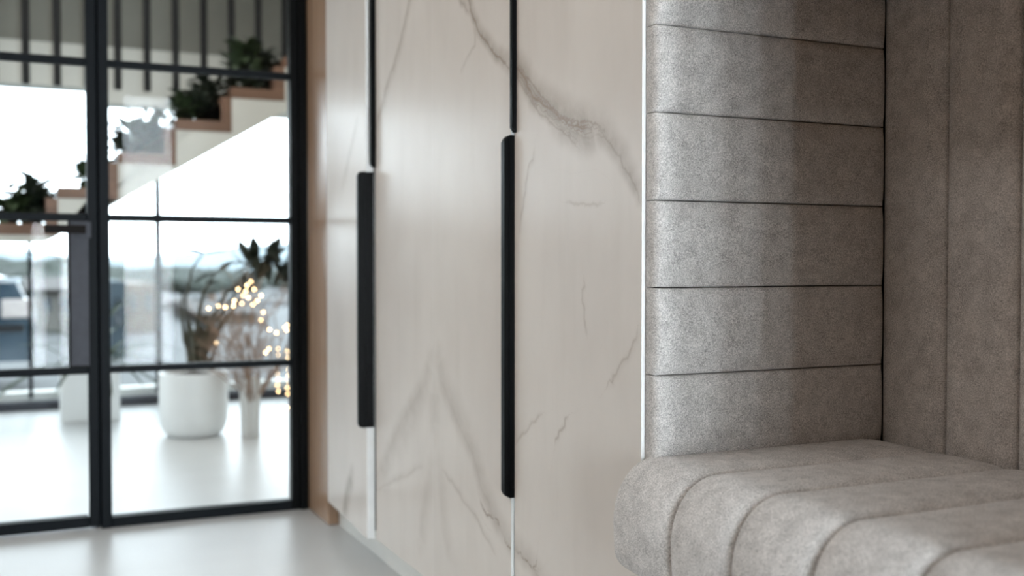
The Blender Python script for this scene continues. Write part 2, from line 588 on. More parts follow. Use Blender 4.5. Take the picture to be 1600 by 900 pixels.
lv = link_mesh('lever_handle', box(BM(), XP(70), XP(134), GY0 - 0.06, GY0 - 0.042, pz - 0.013, pz + 0.013, 0.003), M['lever'], dl)
b = box(BM(), XP(118), XP(143), GY0 - 0.010, GY0 - 0.003, pz - 0.026, pz + 0.026, 0.002)
link_mesh('rosette', b, M['steel_lock'], lv)
b = tube(BM(), [(XP(129), GY0 - 0.045, pz), (XP(129), GY0 - 0.008, pz)], 0.009, 12)
link_mesh('spindle', b, M['lever'], lv)

fx = thing('window_3', ((X_GAP + X_POST1) / 2, GLASS_Y, 0), 'black steel fixed glazed panel between middle post and wardrobes', None, None, 'structure')
b = box(BM(), X_GAP + 0.002, X_FR1, GY0 - .004, GY1 + .004, 0, 2.5, 0.003)
box(b, X_GAP - 0.012, X_GAP + 0.006, GY1 + .002, GY1 + .012, 0, 2.5)
link_mesh('post', b, M['steel'], fx)
b = BM()
box(b, X_POST0, X_POST0 + 0.026, GY0, GY1 + .004, 0, 2.5, 0.003)
box(b, X_POST0 + 0.026, X_POST1 - 0.001, GY0 - .010, GY1 + .004, 0, 2.5, 0.003)
link_mesh('post', b, M['black'], fx)
b = box(BM(), X_FR1, X_POST0, GY0, GY1, 0, 0.034, 0.003)
link_mesh('bottom_rail', b, M['steel'], fx)
b = box(BM(), X_FR1, X_POST0, GY0, GY1, 2.46, 2.5, 0.003)
link_mesh('top_rail', b, M['steel'], fx)
for z in Z_BARS:
    b = box(BM(), X_FR1, X_POST0, GY0 + .006, GY1 - .004, z - 0.011, z + 0.011, 0.003)
    link_mesh('glazing_bar', b, M['steel'], fx)
zz = [0.034] + Z_BARS + [2.46]
for i in range(len(zz) - 1):
    b = box(BM(), X_FR1 - .005, X_POST0 + .005, GY0 + .02, GY0 + .026, zz[i], zz[i + 1])
    link_mesh('pane', b, M['glass'], fx)
# the rest of the partition towards the left wall
fl = thing('window_4', (-1.15, GLASS_Y, 0), 'black steel fixed glazed panel beyond the door hinge side', None, None, 'structure')
b = BM()
box(b, -1.6, -1.55, GY0, GY1, 0, 2.5)
box(b, DX0 - 0.045, DX0 - 0.003, GY0, GY1, 0, 2.5)
box(b, -1.55, DX0 - .045, GY0, GY1, 0, 0.034)
box(b, -1.55, DX0 - .045, GY0, GY1, 2.46, 2.5)
link_mesh('frame', b, M['steel'], fl)
for z in Z_BARS:
    link_mesh('glazing_bar', box(BM(), -1.55, DX0 - .045, GY0 + .006, GY1 - .004, z - 0.011, z + 0.011), M['steel'], fl)
link_mesh('pane', box(BM(), -1.555, DX0 - .04, GY0 + .02, GY0 + .026, .03, 2.47), M['glass'], fl)
b = box(BM(), -1.6, X_POST1, GY0 - .004, GY1 + .004, 2.5, 2.52)
tag(link_mesh('trim_2', b, M['steel']), kind='structure')

# ------------------------------------------------------------------ marble veins (course on the door plane, metres y,z)
rnd = random.Random(7)


def course(pts, jit=0.004, n=4):
    P = []
    for px, py in pts:
        q = at_x(px, py, DOOR_X)
        P.append((q.y, q.z))
    out = [P[0]]
    for a, c in zip(P, P[1:]):
        for k in range(1, n + 1):
            t = k / n
            j = 0 if k == n else jit
            out.append((a[0] + (c[0] - a[0]) * t + rnd.uniform(-j, j), a[1] + (c[1] - a[1]) * t + rnd.uniform(-j, j)))
    return np.array(out)


#        course in the photo, band half width (m) start/end, band strength, line strength
VEINS = [
    ([(690, -210), (712, -120), (722, -60), (730, -20), (738, 18), (752, 52), (770, 77), (790, 97), (802, 107)], .010, .020, .75, .85),
    ([(804, 102), (818, 120), (832, 152), (852, 166), (874, 184), (905, 198), (925, 203)], .026, .034, .95, .9),
    ([(870, 190), (893, 205), (915, 215), (930, 208)], .040, .040, .75, .3),
    ([(925, 203), (945, 214), (962, 238), (985, 275), (999, 312)], .030, .016, .65, .45),
    ([(806, 118), (822, 146), (842, 176), (866, 196), (888, 212), (898, 226)], .010, .010, .4, .6),
    ([(812, 104), (836, 138), (860, 168), (892, 188), (920, 190), (944, 206)], .010, .010, .4, .7),
    ([(716, -20), (722, 6), (735, 20)], .012, .012, .5, .4),
    ([(742, 40), (744, 70), (722, 110)], .006, .006, .25, .2),
    ([(668, -210), (656, -120), (649, -60), (644, -20), (634, 28), (623, 76), (606, 130), (592, 182), (588, 196)], .014, .022, .4, .6),
    ([(566, 190), (556, 230), (540, 290)], .02, .02, .3, .3),
    ([(688, 590), (712, 650), (742, 711), (753, 756), (780, 821), (806, 858), (833, 889), (860, 930)], .034, .024, .42, .16),
    ([(684, 560), (690, 600), (716, 655), (738, 700)], .034, .044, .3, .06),
    ([(666, 590), (644, 632), (617, 681), (602, 722), (590, 741)], .036, .036, .4, .14),
    ([(671, 560), (664, 600), (640, 650), (622, 690)], .034, .044, .3, .06),
    ([(590, 765), (600, 758), (629, 745), (659, 730)], .014, .010, .22, .2),
    ([(692, 735), (712, 762), (740, 800), (775, 862)], .010, .010, .2, .25),
    ([(672, 725), (668, 760), (660, 810), (655, 850)], .03, .03, .2, .0),
    ([(686, 725), (690, 770), (696, 830), (705, 870)], .03, .03, .2, .0),
    ([(677, 610), (676, 640), (677, 665)], .05, .04, .3, .0),
    ([(754, 785), (764, 806), (779, 812), (784, 822)], .008, .008, .35, .95),
    ([(793, 845), (800, 858), (812, 862), (822, 876), (832, 888), (838, 880)], .012, .012, .4, .95),
    ([(996, 520), (985, 548), (962, 585), (950, 600)], .008, .008, .2, .4),
    ([(886, 652), (876, 672), (868, 690)], .006, .006, .25, .5),
    ([(808, 690), (826, 668), (846, 648)], .006, .006, .2, .35),
    ([(912, 440), (910, 470), (916, 520)], .006, .006, .15, .3),
    ([(834, 240), (826, 262), (818, 310), (812, 360)], .008, .008, .25, .35),
    ([(556, 738), (548, 770), (540, 812)], .03, .035, .75, .1),
    ([(886, 315), (915, 320), (940, 318)], .005, .005, .1, .3),
]
COURSES = [(course(v[0]), v[1], v[2], v[3], v[4]) for v in VEINS]


def vein_fields(Y, Z):
    band = np.zeros_like(Y)
    dist = np.full_like(Y, 0.2)
    score = np.full_like(Y, 9.0)
    lin = np.zeros_like(Y)
    for P, w0, w1, bs, ls in COURSES:
        n = len(P) - 1
        best = np.full_like(Y, 1e9)
        sgn = np.ones_like(Y)
        tt = np.zeros_like(Y)
        for i in range(n):
            a, c = P[i], P[i + 1]
            dx, dz = c - a
            L2 = dx * dx + dz * dz + 1e-12
            u = np.clip(((Y - a[0]) * dx + (Z - a[1]) * dz) / L2, 0, 1)
            ex, ez = Y - (a[0] + u * dx), Z - (a[1] + u * dz)
            d = np.hypot(ex, ez)
            k = d < best
            best = np.where(k, d, best)
            sgn = np.where(k, np.sign(dx * ez - dz * ex), sgn)
            tt = np.where(k, (i + u) / n, tt)
        wd = w0 + (w1 - w0) * tt
        endf = np.clip(np.minimum(tt, 1 - tt) * 9, 0.6, 1)
        # lop-sided band: sharp on one side of the vein and feathered on the other
        asym = np.where(sgn > 0, 0.75, 1.25)
        e = np.clip(1 - best / (wd * asym * 1.5), 0, 1)
        band = np.maximum(band, bs * e * e * (3 - 2 * e) * endf)
        k = (best < score) & (ls > 0)
        score = np.where(k, best, score)
        dist = np.where(k, best * sgn, dist)
        lin = np.where(k, ls * endf, lin)
    return band, dist, lin


def door_mesh(name, y0, y1, z0, z1, parent, step=0.005, th=0.022):
    """door panel: finely divided veined front, white edges and back"""
    zf = min(z1, 1.62)
    ny = max(2, int(round((y1 - y0) / step)))
    nz = max(2, int(round((zf - z0) / step)))
    ys = np.linspace(y0, y1, ny + 1)
    zs = np.append(np.linspace(z0, zf, nz + 1), [z1])
    Yg, Zg = np.meshgrid(ys, zs)
    band, dist, lin = vein_fields(Yg.ravel(), Zg.ravel())
    nv = Yg.size
    co = np.column_stack([np.full(nv, DOOR_X), Yg.ravel(), Zg.ravel()])
    W = ny + 1
    faces = []
    for j in range(nz + 1):
        for i in range(ny):
            a = j * W + i
            faces.append((a, a + W, a + W + 1, a + 1))
    nfront = len(faces)
    ex = [(DOOR_X, y0, z0), (DOOR_X, y1, z0), (DOOR_X, y1, z1), (DOOR_X, y0, z1),
          (DOOR_X + th, y0, z0), (DOOR_X + th, y1, z0), (DOOR_X + th, y1, z1), (DOOR_X + th, y0, z1)]
    q = nv
    faces += [(q + 4, q + 5, q + 6, q + 7), (q, q + 1, q + 5, q + 4), (q + 3, q + 7, q + 6, q + 2), (q, q + 4, q + 7, q + 3), (q + 1, q + 2, q + 6, q + 5)]
    me = bpy.data.meshes.new(name)
    me.from_pydata(np.vstack([co, np.array(ex)]).tolist(), [], faces)
    me.materials.append(M['marble'])
    me.materials.append(M['edge'])
    mi = np.zeros(len(faces), dtype=np.int32)
    mi[nfront:] = 1
    me.polygons.foreach_set('material_index', mi)
    for nm, arr in (('vein_band', band), ('vein_dist', dist), ('vein_line', lin)):
        at = me.attributes.new(nm, 'FLOAT', 'POINT')
        at.data.foreach_set('value', np.append(arr, np.zeros(8)).astype(np.float32))
    me.update()
    ob = bpy.data.objects.new(name, me)
    COL.objects.link(ob)
    ob.parent = parent
    ob.matrix_parent_inverse = parent_matrix(parent).inverted()
    return ob


def handle(parent, y_gap, side, p, z0, z1, r, round_bottom=True, round_top=True, th=0.016, off=0.0):
    """edge pull: rounded fin standing proud of the door face; side=+1 sits on the far side of the gap"""
    x0, x1 = DOOR_X - p - off, DOOR_X + 0.020 - off
    pts = []
    n = 8
    if round_bottom:
        for k in range(n + 1):
            a = math.pi / 2 * k / n
            pts.append((x0 + r[0] - r[0] * math.sin(a), z0 + r[1] - r[1] * math.cos(a)))
    else:
        pts.append((x0, z0))
    if round_top:
        for k in range(n + 1):
            a = math.pi / 2 * k / n
            pts.append((x0 + r[0] - r[0] * math.cos(a), z1 - r[1] + r[1] * math.sin(a)))
    else:
        pts.append((x0, z1))
    fr = DOOR_X - off - 0.0006
    b = BM()
    # nose in front of the door face
    nose = pts + [(fr, z1), (fr, z0)]
    ya, yb = (y_gap, y_gap + th) if side > 0 else (y_gap - th, y_gap)
    prism(b, nose, ya, yb, 'y')
    es = [e for e in b.edges if abs(e.verts[0].co.y - e.verts[1].co.y) < 1e-6 and max(e.verts[0].co.x, e.verts[1].co.x) < fr - 1e-5]
    bmesh.ops.bevel(b, geom=es, offset=min(0.004, p * .35), segments=3, profile=0.5, affect='EDGES')
    # thin blade inside the gap
    ba, bb = (y_gap - 0.0028, y_gap - .0006) if side > 0 else (y_gap + .0006, y_gap + 0.0028)
    box(b, fr - 0.004, x1, ba, bb, z0 + .001, z1 - .001)
    h = link_mesh('handle', b, M['black'], parent)
    return h


Z0, Z1 = 0.08, 2.52
G_AB, G_BC, G_CD = at_x(804, 450, DOOR_X).y, at_x(676, 450, DOOR_X).y, at_x(586.5, 450, DOOR_X).y
Y_A0, Y_D1 = at_x(1003, 450, DOOR_X).y, at_x(511, 450, DOOR_X).y


def wardrobe(y0, y1, label):
    t = thing('wardrobe', (1.15, (y0 + y1) / 2, 0), label, 'wardrobe', 'marble fronted wardrobes along the wall')
    b = BM()
    box(b, 0.922, 1.415, y0 + .001, y0 + .018, Z0, Z1)
    box(b, 0.922, 1.415, y1 - .018, y1 - .001, Z0, Z1)
    box(b, 1.395, 1.415, y0 + .018, y1 - .018, Z0, Z1)
    box(b, 0.922, 1.395, y0 + .018, y1 - .018, Z0, Z0 + .018)
    box(b, 0.922, 1.395, y0 + .018, y1 - .018, Z1 - .018, Z1)
    box(b, 0.940, 1.395, y0 + .018, y1 - .018, 1.25, 1.268)
    link_mesh('carcass', b, M['inside'], t)
    b = box(BM(), 0.932, 1.41, y0 + .001, y1 - .001, 0.0, Z0 - .001)
    link_mesh('plinth', b, M['plinth'], t)
    return t


t1 = wardrobe(Y_A0, G_BC, 'wardrobe with two marble doors directly beside the padded bench niche')
dA = door_mesh('door', Y_A0 + .001, G_AB - 0.0008, Z0, Z1, t1)
dB = door_mesh('door', G_AB + 0.005, G_BC - 0.0003, Z0, Z1, t1)
zb = lambda px, py: at_x(px, py, DOOR_X).z
handle(dA, G_AB - 0.001, -1, 0.011, zb(804, 208), 1.75, (.010, .012), round_top=True, th=0.010)
handle(dB, G_AB + 0.005, 1, 0.0150, zb(802, 778), zb(802, 211), (.019, .014), th=0.016)

t2 = wardrobe(G_BC, Y_D1, 'wardrobe with two marble doors next to the glass partition, one door ajar')
dC = door_mesh('door', G_BC + .0003, G_CD - 0.0008, Z0, Z1, t2)
handle(dC, G_CD - 0.001, -1, 0.016, zb(586, 262), 1.75, (.010, .014), th=0.010)
dD = door_mesh('door', G_CD + 0.011, Y_D1 - 0.001, Z0, Z1, t2)
handle(dD, G_CD + 0.011, 1, 0.024, zb(586, 668), zb(586, 268), (.012, .012), th=0.016)
# the door by the partition stands slightly open: turn it (and its handle) about its far hinge
ang = math.radians(2.5)
piv = Vector((DOOR_X, Y_D1 - 0.001, 0))
dD.matrix_basis = (Matrix.Translation(piv) @ Matrix.Rotation(-ang, 4, 'Z') @ Matrix.Translation(-piv)) @ dD.matrix_basis
# its neighbour two doors on stands proud by a few millimetres
piv = Vector((DOOR_X, G_BC - 0.0003, 0))
dB.matrix_basis = (Matrix.Translation(piv) @ Matrix.Rotation(math.radians(-0.66), 4, 'Z') @ Matrix.Translation(-piv)) @ dB.matrix_basis

# oak filler between wardrobe and partition
b = box(BM(), DOOR_X + 0.001, 1.415, Y_D1 + .002, GLASS_Y + 0.05, 0, 2.56, 0.002)
tag(link_mesh('trim_3', b, M['oak']), 'oak filler panel between last marble door and glass partition', None, None, 'structure')
b = box(BM(), 0.925, 1.415, Y_A0, Y_D1 + .002, Z1 + .003, CEIL - .001)
tag(link_mesh('trim_4', b, M['plaster']), kind='structure')

# ------------------------------------------------------------------ upholstery
def pad_profile(t, p=5.0):
    """0 at both seams, 1 in between: flat top, tight roll into the seam"""
    s = abs(2 * t - 1)
    return (1 - s ** p) ** 0.55


def channel(name, parent, o, u, v, nrm, lu, lv, depth, bulge, mu=10, mv=10, edge_u=(True, True), bow=0.0, p=6.0):
    """padded strip: origin o, directions u (long) and v (across), pillow raised along nrm from depth to depth+bulge"""
    o, u, v, nrm = Vector(o) + Vector(v) * .0008, Vector(u), Vector(v), Vector(nrm)
    lv -= .0016
    b = BM()
    us = [0, .004, .008, .014, .022, .034, .05]
    us = [x / lu for x in us] + [k / mu for k in range(1, mu) if .05 < k * lu / mu < lu - .05] + [1 - x / lu for x in us[::-1]]
    vs = [0, .0015, .003, .006, .010, .016, .026, .040]
    vs = [x / lv for x in vs] + [.5] + [1 - x / lv for x in vs[::-1]]
    rows = []
    for a in us:
        r = []
        for c in vs:
            du, dv = min(a, 1 - a) * lu, min(c, 1 - c) * lv
            ea = 1.0
            if (a < .5 and edge_u[0]) or (a >= .5 and edge_u[1]):
                q = min(1, du / 0.018)
                ea = math.sqrt(max(0, 1 - (1 - q) ** 2))
            q = min(1, dv / 0.022)
            ev = math.sqrt(max(0, 1 - (1 - q) ** 2)) * 0.75 + 0.25 * math.sin(math.pi * c)
            h = depth + bulge * ea * ev
            r.append(b.verts.new(o + u * (a * lu) + v * (c * lv) + nrm * h))
        rows.append(r)
    for i in range(len(rows) - 1):
        for k in range(len(vs) - 1):
            b.faces.new((rows[i][k], rows[i][k + 1], rows[i + 1][k + 1], rows[i + 1][k]))
    # sides down to the backing and the back face
    ring = [rows[0][k] for k in range(len(vs))] + [rows[i][-1] for i in range(1, len(rows))] + [rows[-1][k] for k in range(len(vs) - 2, -1, -1)] + [rows[i][0] for i in range(len(rows) - 2, 0, -1)]
    low = [b.verts.new(x.co - nrm * ((x.co - o).dot(nrm))) for x in ring]
    for i in range(len(ring)):
        b.faces.new((ring[i], ring[(i + 1) % len(ring)], low[(i + 1) % len(ring)], low[i]))
    b.faces.new(low)
    return link_mesh(name, b, M['fabric'], parent, smooth=True)


SEAT_Z = 0.549
NICHE_Y0 = 0.66
seam_z = [at_y(1200, y, SIDE_Y).z for y in (54, 185, 317, 448, 579.5)]
stepz = (seam_z[0] - seam_z[-1]) / 4
side = thing('padded_end_panel', (1.12, SIDE_Y + .02, SEAT_Z), 'grey felt panel of stacked horizontal padded channels beside marble wardrobe', 'wall panel')
zs = [seam_z[-1] - stepz] + seam_z[::-1] + [1.358]
XS0 = DOOR_X + 0.006
for z0, z1 in zip(zs, zs[1:]):
    channel('padded_channel', side, (XS0, Y_A0 - 0.002, z0), (1, 0, 0), (0, 0, 1), (0, -1, 0), BACK_X + .006 - XS0, z1 - z0, Y_A0 - 0.002 - SIDE_Y - 0.011, 0.011, edge_u=(True, True))

back = thing('padded_back_panel', (BACK_X + .03, 0.6, SEAT_Z), 'grey felt panel of tall vertical padded channels behind the bench seat', 'wall panel')
ysm = [SIDE_Y + .012, at_x(1472, 450, BACK_X).y, at_x(1586, 450, BACK_X).y]
wch = ysm[1] - ysm[2]
ysm += [ysm[2] - wch * k for k in range(1, 20) if ysm[2] - wch * k > NICHE_Y0]
for ya, yb in zip(ysm, ysm[1:]):
    channel('padded_channel', back, (1.418, yb, SEAT_Z - .12), (0, 0, 1), (0, 1, 0), (-1, 0, 0), zs[-1] - SEAT_Z + .12, ya - yb, 1.418 - BACK_X - 0.014, 0.014, edge_u=(False, True))

# seat: one cushion, channels run from the back over the rounded front edge
bench = thing('upholstered_bench', (1.1, 0.55, 0), 'grey felt bench seat with rounded front and stitched channels in the niche', 'bench')
prof = []                       # x, z, normal
XF, R = 0.834, 0.070
ZT, ZB = SEAT_Z + 0.003, 0.376
prof += [(1.357, ZT - .012), (1.345, ZT - .003)]
prof += [(x, ZT) for x in np.linspace(1.32, XF + R * 1.15, 10)]
Rz = 0.098
for k in range(1, 15):
    a = math.pi / 2 * k / 14
    prof.append((XF + R * 1.15 - R * 1.15 * math.sin(a), ZT - Rz + Rz * math.cos(a)))
prof += [(XF + .0005, ZT - Rz - .02), (XF + .002, ZB + 0.034)]
for k in range(1, 9):
    a = math.pi / 2 * k / 8
    prof.append((XF + .002 + 0.028 - 0.028 * math.cos(a), ZB + 0.034 - 0.034 * math.sin(a)))
prof += [(0.95, ZB), (1.357, ZB)]
P = [Vector((x, 0, z)) for x, z in prof]
NR = []
for i in range(len(P)):
    d = P[min(i + 1, len(P) - 1)] - P[max(i - 1, 0)]
    NR.append(Vector((d.z, 0, -d.x)).normalized() * -1)
for i, nn in enumerate(NR):     # make normals point outwards
    if (P[i] - Vector((1.1, 0, 0.46))).dot(nn) < 0:
        NR[i] = -nn
y_end = Y_A0 - 0.004
sy = [y_end] + [at_x(px, 870, XF).y for px in (1040, 1135, 1257)]
sw = 0.150
while sy[-1] - sw > NICHE_Y0 + .05:
    sy.append(sy[-1] - sw)
sy.append(NICHE_Y0 + .004)
tpat = [0, .0015, .003, .006, .010, .016, .026, .040]
b = BM()
rings = []
for ci, (ya, yb) in enumerate(zip(sy, sy[1:])):
    lv = ya - yb
    for x in [t for t in tpat] + [lv / 2] + [lv - t for t in tpat[::-1]][:-1]:
        dv = min(x, lv - x)
        if ci == 0 and x < lv / 2:
            q = min(1, dv / 0.016)
        else:
            q = min(1, dv / 0.024)
        ev = math.sqrt(max(0, 1 - (1 - q) ** 2)) * 0.7 + 0.3 * math.sin(math.pi * x / lv)
        amp = 0.014
        h = -amp * (1 - ev) + 0.002
        rings.append([b.verts.new(P[i] + NR[i] * h * (0.6 if i < 2 else 1) + Vector((0, ya - x, 0))) for i in range(len(P))])
rings.append([b.verts.new(P[i] - NR[i] * 0.012 + Vector((0, sy[-1], 0))) for i in range(len(P))])
for r0, r1 in zip(rings, rings[1:]):
    for i in range(len(P)):
        j = (i + 1) % len(P)
        b.faces.new((r0[i], r0[j], r1[j], r1[i]))
b.faces.new(rings[0])
b.faces.new(rings[-1][::-1])
link_mesh('seat_cushion', b, M['fabric'], bench, smooth=True)
b = box(BM(), 0.955, 1.36, NICHE_Y0 + .01, SIDE_Y + .03, 0.0, ZB - .002, .003)
link_mesh('base', b, M['oak'], bench)

# stitched seam threads on the seat
def seam_thread(y):
    b = BM()
    pts = [P[i] + NR[i] * (-0.0108) + Vector((0, y, 0)) for i in range(2, len(P) - 2)]
    tube(b, pts, 0.0008, 5)
    return link_mesh('seam', b, M['thread'], bench)


for y in sy[1:5]:
    seam_thread(y)

# overhead cabinet above the niche (out of frame, added and set low to shade it)
b = box(BM(), DOOR_X + .002, 1.34, NICHE_Y0 - .018, Y_A0 - 0.004, 1.36, Z1, 0.002)
ov = tag(link_mesh('overhead_cabinet', b, M['oak']), 'unseen oak overhead cabinet set low to shade the padded niche', 'cabinet')
# unseen tall cabinet added at the near end to shade the niche
b = box(BM(), DOOR_X, 1.415, 0.30, NICHE_Y0 - .02, 0, CEIL - .002, 0.002)
tag(link_mesh('niche_end_shade', b, M['wall_dark']), kind='structure')

# ------------------------------------------------------------------ the stair on the landing
ST_Y0, ST_Y1 = 5.45, 5.75
# corner points of the steps in the photo: right end x of each tread, lower edge y
tread_px = [(447, 162), (362, 207), (278, 257), (187, 316), (100, 360)]
A = [at_y(px, py, ST_Y0) for px, py in tread_px]
run = (A[0].x - A[3].x) / 3
rise = (A[0].z - A[3].z) / 3
stair = thing('staircase', (A[2].x, 5.6, 0), 'straight stair with brown wooden steps on a white plastered flight', 'staircase')
TH = 0.052
N_UP, N_DN = 2, 3
steps = []
for k in range(-N_DN, N_UP + 1):
    xr = A[1].x + run * k       # right end of the tread
    zb_ = A[1].z + rise * k     # underside of the tread
    steps.append((xr, zb_))
for xr, z_ in steps:
    if z_ < 0.02:
        continue
    b = BM()
    xl = xr - run if (xr, z_) != steps[0] else -3.69
    pts = [(xl, z_), (xr, z_), (xr, z_ + rise), (xr - TH, z_ + rise), (xr - TH, z_ + TH), (xl, z_ + TH)]
    prism(b, pts, ST_Y0, ST_Y1, 'y')
    link_mesh('step', b, M['stair_wood'], stair)
# plastered flight below the steps
g0, g1 = at_y(250, 272, ST_Y1), at_y(425, 177, ST_Y1)
sl = (g1.z - g0.z) / (g1.x - g0.x)
dz_ = max(0.0, max(g0.z + (xr - g0.x) * sl - z_ for xr, z_ in steps[1:]) + .010)
g0.z -= dz_
g1.z -= dz_
low = lambda x: g0.z + (x - g0.x) * sl
top = []
for k, (xr, z_) in enumerate(steps):
    top += [(xr - run if k else -3.69, z_ - .001), (xr - .001, z_ - .001)]
xR = top[-1][0]
zl = steps[0][1] - .03
xc = g0.x + (zl - g0.z) / sl
ptsb = top + ([(xR, g1.z), (g1.x, g1.z)] if g1.x < xR else [(xR, low(xR))]) + [(xc, zl), (-3.69, zl)]
b = prism(BM(), ptsb, ST_Y0 + .002, ST_Y1 - .002, 'y')
bmesh.ops.triangulate(b, faces=b.faces[:])
link_mesh('flight', b, M['beige'], stair)

# rod screen above the stair, fixed to the lintel
RODS_Y = 6.5
rods = thing('rod_screen', (0.4, RODS_Y, Z_HEAD), 'screen of upright black rods hanging in front of the grey wall', 'railing')
rpx = [40, 90, 138, 185, 230, 275, 318, 361, 403, 445]
x0r, x1r = at_y(40, 60, RODS_Y).x, at_y(445, 60, RODS_Y).x
dxr = (x1r - x0r) / 9
zr = at_y(230, 143, RODS_Y).z
for k in range(-6, 16):
    x = x0r + dxr * k
    link_mesh('rod', tube(BM(), [(x, RODS_Y, zr), (x, RODS_Y, 2.86)], 0.021, 10), M['rod'], rods)
link_mesh('ceiling_rail', box(BM(), x0r - dxr * 6.5, x0r + dxr * 15.5, RODS_Y - .02, RODS_Y + .02, 2.86, 2.899), M['rod'], rods)


# ------------------------------------------------------------------ plants
def bushy(name, base, h, wd, seed, label, group, n=46, m='leaf_dark', pot=(0.04, 0.035)):
    r = random.Random(seed)
    t = thing(name, base, label, 'plant', group)
    b = lathe(BM(), [(pot[0] * .75, 0), (pot[0], pot[1]), (pot[0] * .9, pot[1]), (pot[0] * .85, pot[1] - .008)], base, 16)
    link_mesh('pot', b, M['soil'], t)
    b = BM()
    c = Vector(base) + Vector((0, 0, pot[1] * .8))
    for k in range(n):
        a = r.uniform(0, 2 * math.pi)
        el = r.uniform(0.05, 1.5)
        rad = r.uniform(0.15, 1.0)
        q = c + Vector((math.cos(a) * math.cos(el) * wd * .5 * rad, math.sin(a) * math.cos(el) * wd * .4 * rad, math.sin(el) * (h - pot[1]) * rad * .85))
        L = r.uniform(.06, .11)
        blade(b, q, (math.cos(a) * r.uniform(.3, 1), math.sin(a) * r.uniform(.3, 1), r.uniform(-.3, 1)), L, L * r.uniform(.4, .65), 0.5, 4)
    for k in range(7):
        a = r.uniform(0, 2 * math.pi)
        e = c + Vector((math.cos(a) * wd * .35, math.sin(a) * wd * .25, (h - pot[1]) * r.uniform(.5, .85)))
        tube(b, [c, c.lerp(e, .5) + Vector((0, 0, .02)), e], 0.003, 5)
    link_mesh('foliage', b, M[m], t)
    return t


def step_top(px):
    """top of the tread that lies under this column of the photo"""
    x = at_y(px, 200, 5.62).x
    for xr, z_ in steps:
        if xr - run <= x <= xr:
            return x, z_ + TH
    return x, None


PL = [(290, 5.60, .18, .13), (316, 5.58, .24, .18), (340, 5.64, .32, .24), (385, 5.60, .30, .24), (412, 5.68, .36, .22), (432, 5.60, .26, .18),
      (176, 5.56, .17, .13), (205, 5.68, .2, .2), (235, 5.62, .24, .24), (12, 5.58, .2, .16), (45, 5.66, .27, .22), (80, 5.68, .24, .16)]
PL_LABEL = ['smallest dark leafy plant at the left end of its stair step', 'spiky dark green plant in the middle of its stair step', 'tall bushy dark plant against the brown riser',
            'bushy green plant on the topmost step in view', 'leafy plant at the back of the topmost step in view', 'green plant beside the riser of the topmost step',
            'dark green plant close beside the middle door post', 'leafy plant at the back of its step behind the right glass pane', 'broad leafy plant before the riser, behind the right glass pane',
            'plant on a low stair step at the left edge of the photo', 'tall spiky plant on a low step above the door lever', 'leafy plant at the back of a low step above the door lever']
for i, (px, yy, h, wd) in enumerate(PL):
    d = at_y(px, 200, yy)
    x = d.x
    zt = None
    for k_, (xr, z_) in enumerate(steps):
        if (xr - run - 1e-6 if k_ else -3.6) <= x <= xr + 1e-6:
            zt = z_ + TH
            x = min(max(x, (xr - run if k_ else -3.6) + .05), xr - TH - .05)
    if zt is None:
        continue
    bushy('step_plant', (x, yy, zt), h, wd, 30 + i, PL_LABEL[i], 'plants standing on the stair steps', n=int(50 + 240 * wd), m='leaf_dark' if i % 3 else 'leaf')

# round white pot with an arching plant
pc = at_y(303, 655, 5.45)
pc.z = 0
scale_px = lambda px, c: px * ((c - EYE).dot(FWD)) / F_PX
pr = scale_px(104, pc) / 2
ph = 0.315
plant = thing('potted_plant', pc, 'large round white pot with an upright arching leafy plant behind the glass', 'potted plant')
prof_p = [(pr * .70, 0), (pr * .78, ph * .02), (pr * .88, ph * .08), (pr * .955, ph * .17), (pr * .99, ph * .27), (pr, ph * .36), (pr, ph * .37), (pr, ph * .98), (pr * .995, ph), (pr * .93, ph), (pr * .92, ph - .03)]
link_mesh('pot', lathe(BM(), prof_p, pc, 56), M['pot'], plant, smooth=True)
link_mesh('soil', lathe(BM(), [(pr * .915, ph - .05), (pr * .915, ph - .035), (pr * .5, ph - .01), (.01, ph + .005)], pc, 40), M['soil'], plant)
r = random.Random(4)
PY = pc.y


def PP(px, py, dy=0.0):
    return at_y(px, py, PY + dy)


arch = [
    ([(302, 560), (296, 520), (290, 470), (300, 420), (318, 395)], .0),
    ([(306, 560), (310, 500), (318, 455), (335, 428), (362, 412)], .03),
    ([(312, 560), (330, 500), (352, 460), (380, 430), (405, 404)], -.04),
    ([(316, 560), (335, 505), (360, 470), (395, 425), (425, 398)], .05),
    ([(318, 560), (340, 520), (372, 470), (412, 425), (440, 408)], -.08),
    ([(298, 560), (288, 530), (284, 490), (285, 462)], .05),
    ([(308, 560), (306, 520), (312, 480), (322, 452)], -.05),
]
b = BM()
for pts, dy in arch:
    tube(b, [PP(x, y, dy * i / (len(pts) - 1)) for i, (x, y) in enumerate(pts)], [.012, .010, .008, .006, .004][:len(pts)], 7)
for k in range(16):
    x0 = r.uniform(294, 330)
    tube(b, [PP(x0, 566, r.uniform(-.06, .06)), PP(x0 + r.uniform(-6, 10), 540, r.uniform(-.06, .06)), PP(x0 + r.uniform(-10, 26), r.uniform(485, 520), r.uniform(-.08, .08))], [.014, .011, .005], 6)
link_mesh('stem', b, M['stem'], plant)
leafs = [(318, 395, -1, .2, .14), (322, 397, 1, .3, .10), (362, 412, 1, .1, .12), (335, 428, -1, -.2, .12), (345, 420, .6, .3, .13), (322, 452, .5, .4, .10), (285, 462, -.4, .5, .10), (318, 440, .8, .1, .08), (385, 430, -.4, -.8, .10)]
